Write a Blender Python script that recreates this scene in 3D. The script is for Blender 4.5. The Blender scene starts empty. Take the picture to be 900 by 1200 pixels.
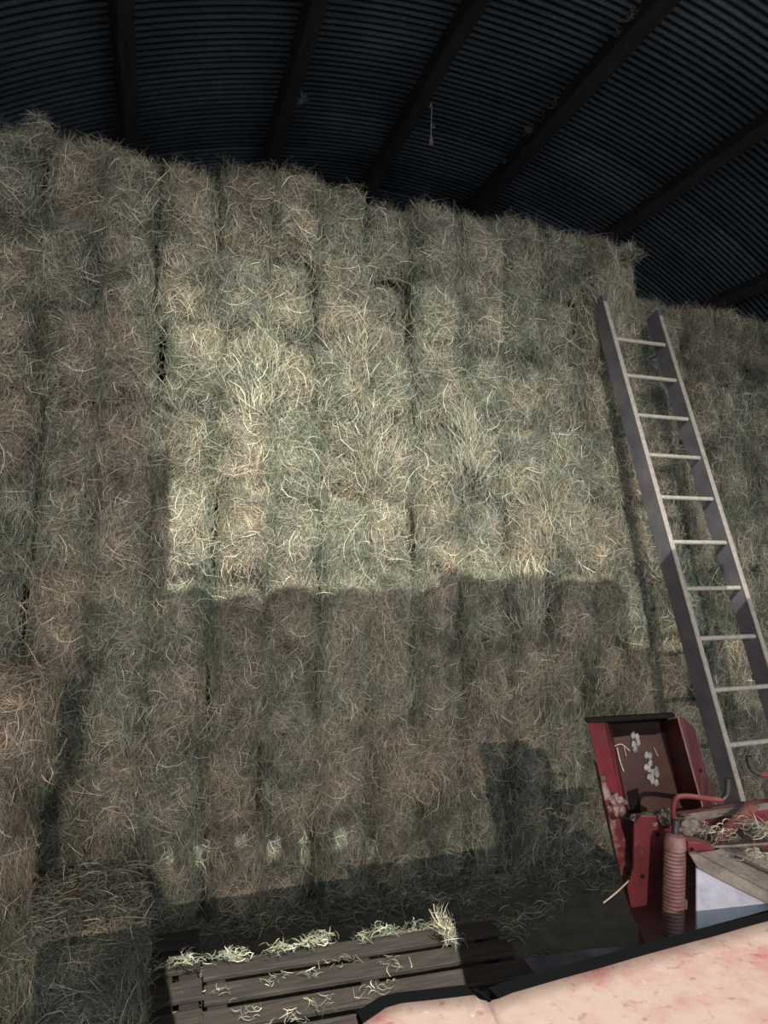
import bpy, bmesh, math, random
import numpy as np
from mathutils import Vector, Matrix, noise

random.seed(7)
rng = np.random.default_rng(7)
S = bpy.context.scene
COL = S.collection

# ------------------------------------------------------------------ camera
H = 2.10
FPX = 800.0
PSI, PIT = math.radians(18.73), math.radians(4.29)
Fv = Vector((math.sin(PSI) * math.cos(PIT), math.cos(PSI) * math.cos(PIT), math.sin(PIT)))
Rv = Vector((math.cos(PSI), -math.sin(PSI), 0))
Uv = Rv.cross(Fv)
CAM = Vector((0, 0, H))
cam = bpy.data.cameras.new('camera')
cam.sensor_fit = 'VERTICAL'
cam.sensor_height = 36
cam.lens = 36 * FPX / 1200
cam.clip_start = 0.02
co = bpy.data.objects.new('camera', cam)
COL.objects.link(co)
co.matrix_world = Matrix(((Rv.x, Uv.x, -Fv.x, 0), (Rv.y, Uv.y, -Fv.y, 0), (Rv.z, Uv.z, -Fv.z, H), (0, 0, 0, 1)))
S.camera = co

S.view_settings.view_transform = 'Standard'
S.view_settings.look = 'None'
S.view_settings.gamma = 1
S.view_settings.use_curve_mapping = False
S.view_settings.exposure = 0.0

# ------------------------------------------------------------------ world: dim evening light through the open end
w = bpy.data.worlds.new('dusk')
S.world = w
w.use_nodes = True
w.node_tree.nodes['Background'].inputs[0].default_value = (0.80, 0.90, 1.0, 1)
w.node_tree.nodes['Background'].inputs[1].default_value = 1.95

# ------------------------------------------------------------------ the two work lamps (housings are built at the end)
LAMP_A = Vector((0.35, -0.30, H + 3.40))
LAMP_B = Vector((-1.37, -5.0, H + 1.56))


def lamp(name, loc, target, power, color, size, blend, radius):
    l = bpy.data.lights.new(name, 'SPOT')
    l.energy = power
    l.color = color
    l.spot_size = math.radians(size)
    l.spot_blend = blend
    l.shadow_soft_size = radius
    o = bpy.data.objects.new(name, l)
    COL.objects.link(o)
    o.location = loc
    o.rotation_euler = (Vector(target) - Vector(loc)).to_track_quat('-Z', 'Y').to_euler()
    return o


SPOT_A = lamp('spot_light_high', LAMP_A, (1.15, 4.3, H - 2.7), 2650, (0.96, 1.0, 0.91), 84, 1.0, 0.0010)
SPOT_B = lamp('spot_light_side', LAMP_B, (1.6, 4.3, H - 0.9), 1550, (1.0, 0.86, 0.79), 64, 1.0, 0.010)


def ray(px, py):
    return Fv + Rv * ((px - 450) / FPX) + Uv * ((600 - py) / FPX)


def P(px, py, d):
    return CAM + ray(px, py) * d


def on_z(px, py, z):
    r = ray(px, py)
    return CAM + r * ((z - H) / r.z)


def on_y(px, py, y):
    r = ray(px, py)
    return CAM + r * (y / r.y)


# ------------------------------------------------------------------ materials
def mat(name):
    m = bpy.data.materials.new(name)
    m.use_nodes = True
    nt = m.node_tree
    return m, nt, nt.nodes['Principled BSDF']


def nd(nt, typ, **kw):
    n = nt.nodes.new(typ)
    for k, v in kw.items():
        if k in n.inputs:
            n.inputs[k].default_value = v
        else:
            setattr(n, k, v)
    return n


def ramp(nt, stops):
    n = nt.nodes.new('ShaderNodeValToRGB')
    e = n.color_ramp.elements
    while len(e) < len(stops):
        e.new(0.5)
    for i, (p, c) in enumerate(stops):
        e[i].position = p
        e[i].color = (*c, 1) if len(c) == 3 else c
    return n


def noisy(name, cols, scale=6, detail=8, rough=0.75, metal=0.0, bump=0.15, bscale=None, rlo=None, coord='Object', stretch=None):
    m, nt, b = mat(name)
    tc = nt.nodes.new('ShaderNodeTexCoord')
    src = tc.outputs[coord]
    if stretch:
        mp = nd(nt, 'ShaderNodeMapping')
        mp.inputs['Scale'].default_value = stretch
        nt.links.new(src, mp.inputs[0])
        src = mp.outputs[0]
    n = nd(nt, 'ShaderNodeTexNoise', Scale=scale, Detail=detail, Roughness=0.65)
    nt.links.new(src, n.inputs['Vector'])
    r = ramp(nt, cols)
    nt.links.new(n.outputs[0], r.inputs[0])
    nt.links.new(r.outputs[0], b.inputs['Base Color'])
    b.inputs['Roughness'].default_value = rough
    b.inputs['Metallic'].default_value = metal
    n2 = nd(nt, 'ShaderNodeTexNoise', Scale=bscale or scale * 5, Detail=6)
    nt.links.new(src, n2.inputs['Vector'])
    bp = nd(nt, 'ShaderNodeBump', Strength=bump, Distance=0.01)
    nt.links.new(n2.outputs[0], bp.inputs['Height'])
    nt.links.new(bp.outputs[0], b.inputs['Normal'])
    return m


def hay_material():
    m, nt, b = mat('hay')
    at = nd(nt, 'ShaderNodeAttribute', attribute_name='hay_colour')
    oi = nt.nodes.new('ShaderNodeObjectInfo')
    tr = ramp(nt, [(0.0, (0.95, 1.0, 0.96)), (0.4, (1.0, 1.0, 1.0)), (0.7, (1.06, 1.02, 0.99)), (1.0, (1.05, 0.97, 0.94))])
    nt.links.new(oi.outputs['Random'], tr.inputs[0])
    ge = nt.nodes.new('ShaderNodeNewGeometry')
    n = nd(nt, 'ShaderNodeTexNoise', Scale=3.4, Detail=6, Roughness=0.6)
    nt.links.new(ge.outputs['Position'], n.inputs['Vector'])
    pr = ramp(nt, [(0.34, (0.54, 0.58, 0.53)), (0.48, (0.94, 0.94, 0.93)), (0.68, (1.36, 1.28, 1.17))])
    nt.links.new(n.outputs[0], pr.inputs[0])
    m1 = nd(nt, 'ShaderNodeMix', data_type='RGBA', blend_type='MULTIPLY')
    m1.inputs[0].default_value = 1
    nt.links.new(at.outputs['Color'], m1.inputs[6])
    nt.links.new(tr.outputs[0], m1.inputs[7])
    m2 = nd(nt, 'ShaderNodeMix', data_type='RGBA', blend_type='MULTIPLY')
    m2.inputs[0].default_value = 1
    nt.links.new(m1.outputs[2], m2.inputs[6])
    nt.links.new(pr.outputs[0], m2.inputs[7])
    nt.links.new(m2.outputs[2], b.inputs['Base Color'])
    b.inputs['Roughness'].default_value = 0.8
    b.inputs['Specular IOR Level'].default_value = 0.25
    return m


M_hay = hay_material()


def roof_material():
    m, nt, b = mat('corrugated_iron')
    ge = nt.nodes.new('ShaderNodeNewGeometry')
    n = nd(nt, 'ShaderNodeTexNoise', Scale=1.1, Detail=6, Roughness=0.6)
    nt.links.new(ge.outputs['Position'], n.inputs['Vector'])
    r = ramp(nt, [(0.3, (0.022, 0.030, 0.038)), (0.5, (0.045, 0.056, 0.067)), (0.72, (0.072, 0.082, 0.094))])
    nt.links.new(n.outputs[0], r.inputs[0])
    n2 = nd(nt, 'ShaderNodeTexNoise', Scale=38, Detail=3)
    nt.links.new(ge.outputs['Position'], n2.inputs['Vector'])
    r2 = ramp(nt, [(0.35, (0.7, 0.7, 0.72)), (0.62, (1.0, 1.0, 1.0)), (0.74, (1.7, 1.7, 1.65))])
    nt.links.new(n2.outputs[0], r2.inputs[0])
    # each sheet of iron weathered a little differently
    at = nd(nt, 'ShaderNodeAttribute', attribute_name='sheet_tone')
    mx = nd(nt, 'ShaderNodeMix', data_type='RGBA', blend_type='MULTIPLY')
    mx.inputs[0].default_value = 1
    nt.links.new(r.outputs[0], mx.inputs[6])
    nt.links.new(r2.outputs[0], mx.inputs[7])
    mx2 = nd(nt, 'ShaderNodeMix', data_type='RGBA', blend_type='MULTIPLY')
    mx2.inputs[0].default_value = 1
    nt.links.new(mx.outputs[2], mx2.inputs[6])
    nt.links.new(at.outputs['Color'], mx2.inputs[7])
    nt.links.new(mx2.outputs[2], b.inputs['Base Color'])
    b.inputs['Roughness'].default_value = 0.6
    b.inputs['Metallic'].default_value = 0.25
    return m


M_roof = roof_material()
M_purlin = noisy('dark_timber', [(0.3, (0.016, 0.011, 0.010)), (0.6, (0.036, 0.026, 0.023)), (0.8, (0.055, 0.042, 0.037))], 5, rough=0.85, stretch=(6, 0.6, 6))
M_earth = noisy('earth', [(0.3, (0.09, 0.075, 0.06)), (0.7, (0.19, 0.165, 0.125))], 7, rough=0.95, bump=0.5)
M_board = noisy('dirty_boards', [(0.3, (0.035, 0.027, 0.024)), (0.55, (0.075, 0.056, 0.048)), (0.75, (0.12, 0.092, 0.078))], 6, rough=0.8, stretch=(0.8, 8, 8), bump=0.4)
M_boardback = noisy('bearer_timber', [(0.3, (0.025, 0.018, 0.015)), (0.7, (0.05, 0.038, 0.03))], 6, rough=0.9)
M_sheet = noisy('dark_sheet', [(0.35, (0.07, 0.058, 0.068)), (0.55, (0.13, 0.105, 0.12)), (0.7, (0.2, 0.17, 0.185))], 5, rough=0.55, bump=0.3)
M_wall = noisy('old_wall_iron', [(0.3, (0.03, 0.03, 0.035)), (0.7, (0.07, 0.07, 0.075))], 2, rough=0.7)
M_ladder = noisy('weathered_ladder', [(0.3, (0.075, 0.07, 0.082)), (0.5, (0.115, 0.107, 0.12)), (0.66, (0.15, 0.14, 0.15)), (0.74, (0.28, 0.26, 0.26))], 4, rough=0.5, metal=0.0, bump=0.15)
M_ladderedge = noisy('lit_ladder_edge', [(0.3, (0.26, 0.22, 0.19)), (0.7, (0.44, 0.38, 0.33))], 30, rough=0.55)  # pale colour for the light on the rails' front edges
M_rung = noisy('worn_rung', [(0.3, (0.30, 0.27, 0.22)), (0.7, (0.50, 0.45, 0.38))], 40, rough=0.6)
M_twine = noisy('dusty_twine', [(0.3, (0.20, 0.17, 0.15)), (0.7, (0.36, 0.30, 0.27))], 80, rough=0.9)
M_cob = noisy('cobweb_dust', [(0.3, (0.10, 0.095, 0.085)), (0.7, (0.26, 0.25, 0.22))], 60, rough=0.95)


def red_paint(name, dust, worn=0.60, dark=1.0, scale=9):
    m, nt, b = mat(name)
    ge = nt.nodes.new('ShaderNodeNewGeometry')
    n = nd(nt, 'ShaderNodeTexNoise', Scale=scale, Detail=8, Roughness=0.62)
    nt.links.new(ge.outputs['Position'], n.inputs['Vector'])
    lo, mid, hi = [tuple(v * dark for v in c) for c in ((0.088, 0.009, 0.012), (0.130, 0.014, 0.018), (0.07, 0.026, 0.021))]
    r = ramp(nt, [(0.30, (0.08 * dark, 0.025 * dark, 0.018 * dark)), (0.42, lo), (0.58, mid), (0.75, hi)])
    nt.links.new(n.outputs[0], r.inputs[0])
    n2 = nd(nt, 'ShaderNodeTexNoise', Scale=scale * 2.3, Detail=9, Roughness=0.7)
    nt.links.new(ge.outputs['Position'], n2.inputs['Vector'])
    sp = nt.nodes.new('ShaderNodeSeparateXYZ')
    nt.links.new(ge.outputs['Normal'], sp.inputs[0])
    up = nd(nt, 'ShaderNodeMapRange')
    up.inputs['From Min'].default_value = 0.2
    up.inputs['From Max'].default_value = 0.9
    up.inputs['To Min'].default_value = 0.0
    up.inputs['To Max'].default_value = 0.35
    nt.links.new(sp.outputs['Z'], up.inputs[0])
    ad = nd(nt, 'ShaderNodeMath', operation='ADD')
    nt.links.new(n2.outputs[0], ad.inputs[0])
    nt.links.new(up.outputs[0], ad.inputs[1])
    dr = ramp(nt, [(worn, (0, 0, 0)), (worn + 0.16, (1, 1, 1))])
    nt.links.new(ad.outputs[0], dr.inputs[0])
    mx = nd(nt, 'ShaderNodeMix', data_type='RGBA')
    nt.links.new(dr.outputs[0], mx.inputs[0])
    nt.links.new(r.outputs[0], mx.inputs[6])
    mx.inputs[7].default_value = (*dust, 1)
    nt.links.new(mx.outputs[2], b.inputs['Base Color'])
    b.inputs['Roughness'].default_value = 0.55
    bp = nd(nt, 'ShaderNodeBump', Strength=0.2, Distance=0.004)
    nt.links.new(n2.outputs[0], bp.inputs['Height'])
    nt.links.new(bp.outputs[0], b.inputs['Normal'])
    return m


M_red = red_paint('red_paint', (0.20, 0.13, 0.10), 0.60)
M_redbright = red_paint('brighter_red_paint', (0.24, 0.10, 0.08), 0.68, 1.25)
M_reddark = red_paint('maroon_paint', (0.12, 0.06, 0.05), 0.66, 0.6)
M_reddusty = red_paint('dusty_red_paint', (0.26, 0.20, 0.16), 0.46)
M_rust = noisy('brown_worn_steel', [(0.3, (0.022, 0.010, 0.009)), (0.55, (0.060, 0.026, 0.019)), (0.75, (0.095, 0.045, 0.03))], 8, rough=0.6)
M_black = noisy('matt_black', [(0.3, (0.008, 0.006, 0.006)), (0.7, (0.02, 0.014, 0.013))], 12, rough=0.55)  # near-black for the trough top, its slot and the bolt holes
M_spring = noisy('dusty_pink_spring', [(0.3, (0.14, 0.045, 0.045)), (0.55, (0.22, 0.115, 0.105)), (0.75, (0.26, 0.18, 0.155))], 30, rough=0.7)
M_dust = noisy('dusty_steel', [(0.3, (0.12, 0.09, 0.075)), (0.55, (0.20, 0.165, 0.135)), (0.75, (0.28, 0.24, 0.19))], 22, rough=0.9, bump=0.5)
M_white = noisy('white_panel_paint', [(0.22, (0.05, 0.05, 0.055)), (0.30, (0.34, 0.35, 0.40)), (0.5, (0.46, 0.47, 0.54)), (0.8, (0.52, 0.53, 0.60))], 20, rough=0.5, bump=0.1)
M_steel = noisy('dark_steel_rod', [(0.3, (0.03, 0.028, 0.028)), (0.7, (0.09, 0.08, 0.08))], 30, rough=0.45, metal=0.5)
M_edge = noisy('near_black', [(0.3, (0.006, 0.006, 0.007)), (0.7, (0.012, 0.012, 0.013))], 20, rough=0.75)  # near-black for the strip along the hood edge
M_lime = noisy('pale_droppings', [(0.3, (0.16, 0.16, 0.155)), (0.7, (0.44, 0.43, 0.41))], 40, rough=0.9)
M_lampbody = noisy('lamp_housing_black', [(0.3, (0.01, 0.01, 0.01)), (0.7, (0.025, 0.025, 0.025))], 20, rough=0.5)


for m_ in (M_black, M_edge):
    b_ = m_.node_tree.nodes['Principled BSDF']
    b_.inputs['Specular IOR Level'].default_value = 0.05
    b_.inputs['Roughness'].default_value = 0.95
for r_ in [n_ for n_ in M_edge.node_tree.nodes if n_.type == 'VALTORGB']:
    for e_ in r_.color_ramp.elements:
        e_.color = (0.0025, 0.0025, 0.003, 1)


def hood_material():
    m, nt, b = mat('faded_dusty_hood_paint')
    ge = nt.nodes.new('ShaderNodeNewGeometry')
    n = nd(nt, 'ShaderNodeTexNoise', Scale=7, Detail=9, Roughness=0.7)
    nt.links.new(ge.outputs['Position'], n.inputs['Vector'])
    r = ramp(nt, [(0.33, (0.22, 0.072, 0.070)), (0.42, (0.23, 0.130, 0.115)), (0.52, (0.245, 0.170, 0.145)), (0.7, (0.26, 0.195, 0.165))])
    nt.links.new(n.outputs[0], r.inputs[0])
    n2 = nd(nt, 'ShaderNodeTexNoise', Scale=48, Detail=5)
    nt.links.new(ge.outputs['Position'], n2.inputs['Vector'])
    r2 = ramp(nt, [(0.28, (0.62, 0.55, 0.5)), (0.4, (1, 1, 1)), (0.68, (1, 1, 1)), (0.76, (1.3, 1.35, 1.35))])
    nt.links.new(n2.outputs[0], r2.inputs[0])
    mx = nd(nt, 'ShaderNodeMix', data_type='RGBA', blend_type='MULTIPLY')
    mx.inputs[0].default_value = 1
    nt.links.new(r.outputs[0], mx.inputs[6])
    nt.links.new(r2.outputs[0], mx.inputs[7])
    nt.links.new(mx.outputs[2], b.inputs['Base Color'])
    b.inputs['Roughness'].default_value = 0.6
    bp = nd(nt, 'ShaderNodeBump', Strength=0.2, Distance=0.003)
    nt.links.new(n2.outputs[0], bp.inputs['Height'])
    nt.links.new(bp.outputs[0], b.inputs['Normal'])
    return m


M_hood = hood_material()


# ------------------------------------------------------------------ mesh helpers
def obj(name, me, material=None, parent=None, loc=None):
    if isinstance(me, bmesh.types.BMesh):
        bm = me
        me = bpy.data.meshes.new(name)
        bmesh.ops.recalc_face_normals(bm, faces=bm.faces[:])
        bm.to_mesh(me)
        bm.free()
    if material:
        me.materials.append(material)
    o = bpy.data.objects.new(name, me)
    COL.objects.link(o)
    if parent:
        o.parent = parent
    if loc is not None:
        o.location = loc
    return o


def thing(name, label, cat, loc=(0, 0, 0), group=None):
    o = bpy.data.objects.new(name, None)
    COL.objects.link(o)
    o.location = loc
    o.empty_display_size = 0.1
    tag(o, label, cat, group)
    return o


def tag(o, label, cat, group=None, kind=None):
    o['label'] = label
    o['category'] = cat
    if group:
        o['group'] = group
    if kind:
        o['kind'] = kind
    return o


def struct(o):
    o['kind'] = 'structure'
    return o


def adopt(o, parent):
    """child keeps its world place"""
    o.parent = parent
    o.matrix_parent_inverse = Matrix.Translation(-Vector(parent.location))
    return o


def add_box(bm, c, s, rot=None):
    r = bmesh.ops.create_cube(bm, size=1)
    M = Matrix.Translation(Vector(c)) @ (rot.to_4x4() if rot else Matrix.Identity(4)) @ Matrix.Diagonal((*s, 1))
    bmesh.ops.transform(bm, matrix=M, verts=r['verts'])
    return r['verts']


def bevel(bm, w, seg=2):
    bmesh.ops.bevel(bm, geom=bm.edges[:], offset=w, segments=seg, affect='EDGES', profile=0.6)


def add_tube(bm, pts, rad, seg=10, cap=True):
    pts = [Vector(p) for p in pts]
    rings = []
    up = None
    for i, p in enumerate(pts):
        a = pts[max(i - 1, 0)]
        b = pts[min(i + 1, len(pts) - 1)]
        t = (b - a).normalized()
        if up is None:
            up = t.orthogonal().normalized()
        up = (up - t * up.dot(t)).normalized()
        sd = t.cross(up)
        r = rad[i] if isinstance(rad, (list, tuple)) else rad
        rings.append([bm.verts.new(p + (up * math.cos(2 * math.pi * k / seg) + sd * math.sin(2 * math.pi * k / seg)) * r) for k in range(seg)])
    for i in range(len(rings) - 1):
        for k in range(seg):
            bm.faces.new((rings[i][k], rings[i][(k + 1) % seg], rings[i + 1][(k + 1) % seg], rings[i + 1][k]))
    if cap:
        bm.faces.new(rings[0][::-1])
        bm.faces.new(rings[-1])


def smooth_path(pts, n=6):
    pts = [Vector(p) for p in pts]
    out = []
    for i in range(len(pts) - 1):
        p0 = pts[max(i - 1, 0)]
        p1, p2 = pts[i], pts[i + 1]
        p3 = pts[min(i + 2, len(pts) - 1)]
        for k in range(n):
            t = k / n
            out.append(0.5 * ((2 * p1) + (p2 - p0) * t + (2 * p0 - 5 * p1 + 4 * p2 - p3) * t * t + (3 * p1 - p0 - 3 * p2 + p3) * t ** 3))
    out.append(pts[-1])
    return out


def plate(pts, thick, away=None, bev=0.0015):
    """a sheet of real thickness: polygon of 3D points pushed back along away"""
    away = (away or Fv).normalized()
    bm = bmesh.new()
    a = [bm.verts.new(Vector(p)) for p in pts]
    b = [bm.verts.new(Vector(p) + away * thick) for p in pts]
    bm.faces.new(a)
    bm.faces.new(b[::-1])
    n = len(a)
    for i in range(n):
        bm.faces.new((a[i], b[i], b[(i + 1) % n], a[(i + 1) % n]))
    if bev:
        bmesh.ops.bevel(bm, geom=bm.edges[:], offset=bev, segments=1, affect='EDGES')
    return bm


# ------------------------------------------------------------------ hay strands
TAN = np.array([[0.42, 0.375, 0.29], [0.32, 0.298, 0.228], [0.25, 0.245, 0.188], [0.20, 0.208, 0.162],
                [0.15, 0.162, 0.13], [0.54, 0.495, 0.39], [0.30, 0.25, 0.20], [0.12, 0.107, 0.086],
                [0.70, 0.665, 0.54], [0.10, 0.108, 0.085]])
TANP = np.array([0.12, 0.15, 0.14, 0.12, 0.11, 0.08, 0.08, 0.09, 0.05, 0.06])


def strands(base, direc, out, length, width, curl, nseg=3, pal=TAN, prob=TANP, bright=1.0):
    """ribbons: base (n,3), direc (n,3) unit, out (n,3) surface normal, arrays of length/width"""
    n = len(base)
    side = np.cross(direc, out)
    side /= np.linalg.norm(side, axis=1, keepdims=True) + 1e-9
    tw = rng.normal(0, 0.5, n)[:, None]
    wv = side * np.cos(tw) + out * np.sin(tw)
    c1 = rng.normal(0, 1, n)[:, None] * curl
    c2 = np.abs(rng.normal(0, 0.6, n))[:, None] * curl
    V = np.zeros((n, nseg + 1, 2, 3))
    for k in range(nseg + 1):
        t = k / nseg - 0.5
        p = base + direc * (t * length[:, None]) + side * (c1 * length[:, None] * (t * t * 2 - 0.25)) + out * (c2 * length[:, None] * (0.3 - t * t * 1.2))
        wk = width[:, None] * (1 - 0.5 * abs(t) * 2 * (k in (0, nseg)))
        V[:, k, 0] = p - wv * wk * 0.5
        V[:, k, 1] = p + wv * wk * 0.5
    idx = np.arange(n * (nseg + 1) * 2).reshape(n, nseg + 1, 2)
    f = np.stack([idx[:, :-1, 0], idx[:, :-1, 1], idx[:, 1:, 1], idx[:, 1:, 0]], axis=-1).reshape(-1, 4)
    ci = rng.choice(len(pal), n, p=prob)
    c = pal[ci] * rng.uniform(0.75, 1.25, (n, 1)) * bright
    C = np.repeat(c, (nseg + 1) * 2, axis=0)
    return V.reshape(-1, 3), f, C


def mesh_from(name, parts):
    vs, fs, cs = [], [], []
    off = 0
    for v, f, c in parts:
        vs.append(v)
        fs.append(f + off)
        cs.append(c)
        off += len(v)
    v = np.concatenate(vs)
    f = np.concatenate(fs)
    c = np.concatenate(cs)
    me = bpy.data.meshes.new(name)
    me.vertices.add(len(v))
    me.vertices.foreach_set('co', v.astype(np.float32).ravel())
    me.loops.add(len(f) * 4)
    me.loops.foreach_set('vertex_index', f.astype(np.int32).ravel())
    me.polygons.add(len(f))
    me.polygons.foreach_set('loop_start', np.arange(0, len(f) * 4, 4, dtype=np.int32))
    me.polygons.foreach_set('loop_total', np.full(len(f), 4, dtype=np.int32))
    me.update(calc_edges=True)
    a = me.attributes.new('hay_colour', 'FLOAT_COLOR', 'POINT')
    a.data.foreach_set('color', np.concatenate([c, np.ones((len(c), 1))], axis=1).astype(np.float32).ravel())
    me.materials.append(M_hay)
    return me


BW, BH, BL = 0.335, 0.510, 0.90     # a bale seen end-on: width, height, length
YW = 4.30                           # mean plane of the hay face


def face_depth(u, v, seed, bul=0.075):
    """how far the end of a bale stands out at u,v in -1..1 (metres)"""
    b = bul * ((1 - np.abs(u) ** 2.6) * (1 - np.abs(v) ** 4)) - bul * 0.55
    lump = np.array([noise.noise(Vector((uu * 1.6 + seed * 7.3, vv * 2.1, seed * 3.1))) for uu, vv in zip(np.ravel(u), np.ravel(v))]).reshape(np.shape(u))
    return b + lump * 0.055


def bale_body(seed, w, h, l, bul=0.075, dome=0.0):
    """closed lumpy box of quads; local origin at bottom centre of the front end, +y runs into the stack"""
    nu, nv, nl = 12, 16, 8
    parts_v, parts_f, parts_c = [], [], []
    off = 0

    def grid(fn, a, b):
        nonlocal off
        A, B = np.meshgrid(np.linspace(-1, 1, a), np.linspace(-1, 1, b), indexing='ij')
        v = fn(A, B).reshape(-1, 3)
        i = np.arange(a * b).reshape(a, b)
        f = np.stack([i[:-1, :-1], i[1:, :-1], i[1:, 1:], i[:-1, 1:]], axis=-1).reshape(-1, 4)
        parts_v.append(v)
        parts_f.append(f + off)
        off += len(v)
        parts_c.append(np.tile(np.array([[0.105, 0.09, 0.066]]), (len(v), 1)) * rng.uniform(0.6, 1.3, (len(v), 1)))

    def rnd(x):
        return np.sign(x) * (1 - (1 - np.abs(x)) ** 1.0)

    def front(A, B):
        d = face_depth(A, B, seed, bul)
        k = 1 - 0.05 * (np.abs(B) ** 3)
        k2 = 1 - 0.04 * (np.abs(A) ** 3)
        return np.stack([A * w / 2 * k, -d, h / 2 + B * h / 2 * k2], axis=-1)

    def back(A, B):
        return np.stack([A * w / 2 * 0.95, np.full_like(A, l), h / 2 + B * h / 2 * 0.96], axis=-1)

    def side(sg):
        def f(A, B):
            t = (A + 1) / 2
            u = np.full_like(A, sg)
            d = face_depth(u, B, seed, bul)
            y = -d * (1 - t) + l * t
            k = 1 - 0.05 * (np.abs(B) ** 3)
            return np.stack([sg * w / 2 * (k * (1 - t) + 0.95 * t), y, h / 2 + B * h / 2 * 0.96], axis=-1)
        return f

    def cap(sg):
        def f(A, B):
            t = (A + 1) / 2
            v = np.full_like(A, sg)
            d = face_depth(B, v, seed, bul)
            y = -d * (1 - t) + l * t
            k2 = 1 - 0.04 * (np.abs(B) ** 3)
            bump = 0.012 * np.sin(B * 5 + seed) * np.sin(t * 9 + seed) + (dome * (1 - B * B) - dome * 0.45 if sg > 0 else 0)
            return np.stack([B * w / 2 * 0.95, y, h / 2 + sg * (h / 2 * k2) + bump], axis=-1)
        return f
    grid(front, nu, nv)
    grid(back, 3, 3)
    grid(side(-1), nl, nv)
    grid(side(1), nl, nv)
    grid(cap(1), nl, nu)
    grid(cap(-1), nl, nu)
    return np.concatenate(parts_v), np.concatenate(parts_f), np.concatenate(parts_c)


def bale_mesh(name, seed, w=BW, h=BH, l=BL, n=2300, top=600, bul=0.10, sides=150, sw=1.0, dome=0.0):
    parts = [bale_body(seed, w, h, l, bul, dome)]
    # strands over the cut end of the bale
    u = rng.uniform(-1.04, 1.04, n)
    v = rng.uniform(-1.05, 1.03, n)
    d = face_depth(np.clip(u, -1, 1), np.clip(v, -1, 1), seed, bul)
    base = np.stack([u * w / 2, -d - rng.uniform(0.0, 0.012, n) - 0.012 * (rng.random(n) < 0.10), h / 2 + v * h / 2], axis=1)
    # direction: hanging near the seams, swirling across the belly
    swirl = noise_field(u, v, seed)
    ang = np.where(np.abs(u) > 0.5, rng.normal(math.pi / 2, 0.32, n), swirl + rng.normal(0, 0.55, n))
    rs = rng.random(n) < 0.22
    ang = np.where(rs, rng.uniform(0, math.pi, n), ang)
    direc = np.stack([np.cos(ang), rng.normal(-0.02, 0.16, n), np.sin(ang)], axis=1)
    direc /= np.linalg.norm(direc, axis=1, keepdims=True)
    out = np.stack([u * 0.35, np.full(n, -1.0), v * 0.15], axis=1)
    out /= np.linalg.norm(out, axis=1, keepdims=True)
    L = rng.gamma(3.0, 0.027, n) + 0.02
    W = rng.uniform(0.0011, 0.0028, n) * sw
    v1, f1, c1 = strands(base, direc, out, L, W, 0.28)
    # belly paler, seams greener and darker
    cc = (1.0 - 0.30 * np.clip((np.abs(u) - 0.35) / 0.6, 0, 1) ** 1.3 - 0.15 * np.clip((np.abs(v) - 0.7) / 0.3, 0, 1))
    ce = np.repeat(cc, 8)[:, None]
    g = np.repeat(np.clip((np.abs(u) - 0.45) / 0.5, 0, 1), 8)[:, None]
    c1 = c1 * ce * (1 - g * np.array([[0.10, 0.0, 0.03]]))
    parts.append((v1, f1, c1))
    # long stalks standing off
    m = 34
    u = rng.uniform(-1, 1, m)
    v = rng.uniform(-1, 1, m)
    d = face_depth(u, v, seed, bul)
    base = np.stack([u * w / 2, -d - rng.uniform(0.008, 0.03, m), h / 2 + v * h / 2], axis=1)
    direc = rng.normal(0, 1, (m, 3)) * np.array([0.8, 0.45, 1.0])
    direc /= np.linalg.norm(direc, axis=1, keepdims=True)
    out = np.tile(np.array([[0.0, -1.0, 0.0]]), (m, 1))
    parts.append(strands(base, direc, out, rng.uniform(0.08, 0.20, m), rng.uniform(0.002, 0.0036, m), 0.5, pal=TAN[[5, 8, 0, 1]], prob=np.array([0.35, 0.25, 0.2, 0.2]), bright=1.15))
    # top of the bale
    if top:
        u = rng.uniform(-1.03, 1.03, top)
        t = rng.random(top) ** 1.6
        d = face_depth(np.clip(u, -1, 1), np.full(top, 0.95), seed, bul)
        base = np.stack([u * w / 2, -d * (1 - t) + t * l, np.full(top, h * 0.985) + rng.uniform(0, 0.03, top) + 0.012 * np.sin(u * 5 + seed) + dome * (1 - u * u) - dome * 0.45], axis=1)
        direc = rng.normal(0, 1, (top, 3)) * np.array([0.9, 0.9, 0.32])
        direc /= np.linalg.norm(direc, axis=1, keepdims=True)
        out = np.tile(np.array([[0.0, -0.3, 0.95]]), (top, 1))
        parts.append(strands(base, direc, out, rng.gamma(3, 0.028, top) + 0.02, rng.uniform(0.0016, 0.0034, top), 0.5))
    if sides:
        for sg in (-1, 1):
            v = rng.uniform(-0.95, 0.95, sides)
            t = rng.random(sides) ** 1.8 * 0.6
            base = np.stack([np.full(sides, sg * w / 2 * 0.985), 0.02 + t * l, h / 2 + v * h / 2], axis=1)
            direc = rng.normal(0, 1, (sides, 3)) * np.array([0.2, 0.6, 1.0])
            direc /= np.linalg.norm(direc, axis=1, keepdims=True)
            out = np.tile(np.array([[sg * 1.0, 0.0, 0.0]]), (sides, 1))
            parts.append(strands(base, direc, out, rng.gamma(3, 0.03, sides) + 0.02, rng.uniform(0.0016, 0.003, sides), 0.3))
    return mesh_from(name, parts)


def noise_field(u, v, seed):
    return np.array([math.pi * 1.6 * noise.noise(Vector((a * 0.9 + seed, b * 1.1, seed * 1.7))) for a, b in zip(u, v)])


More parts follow.
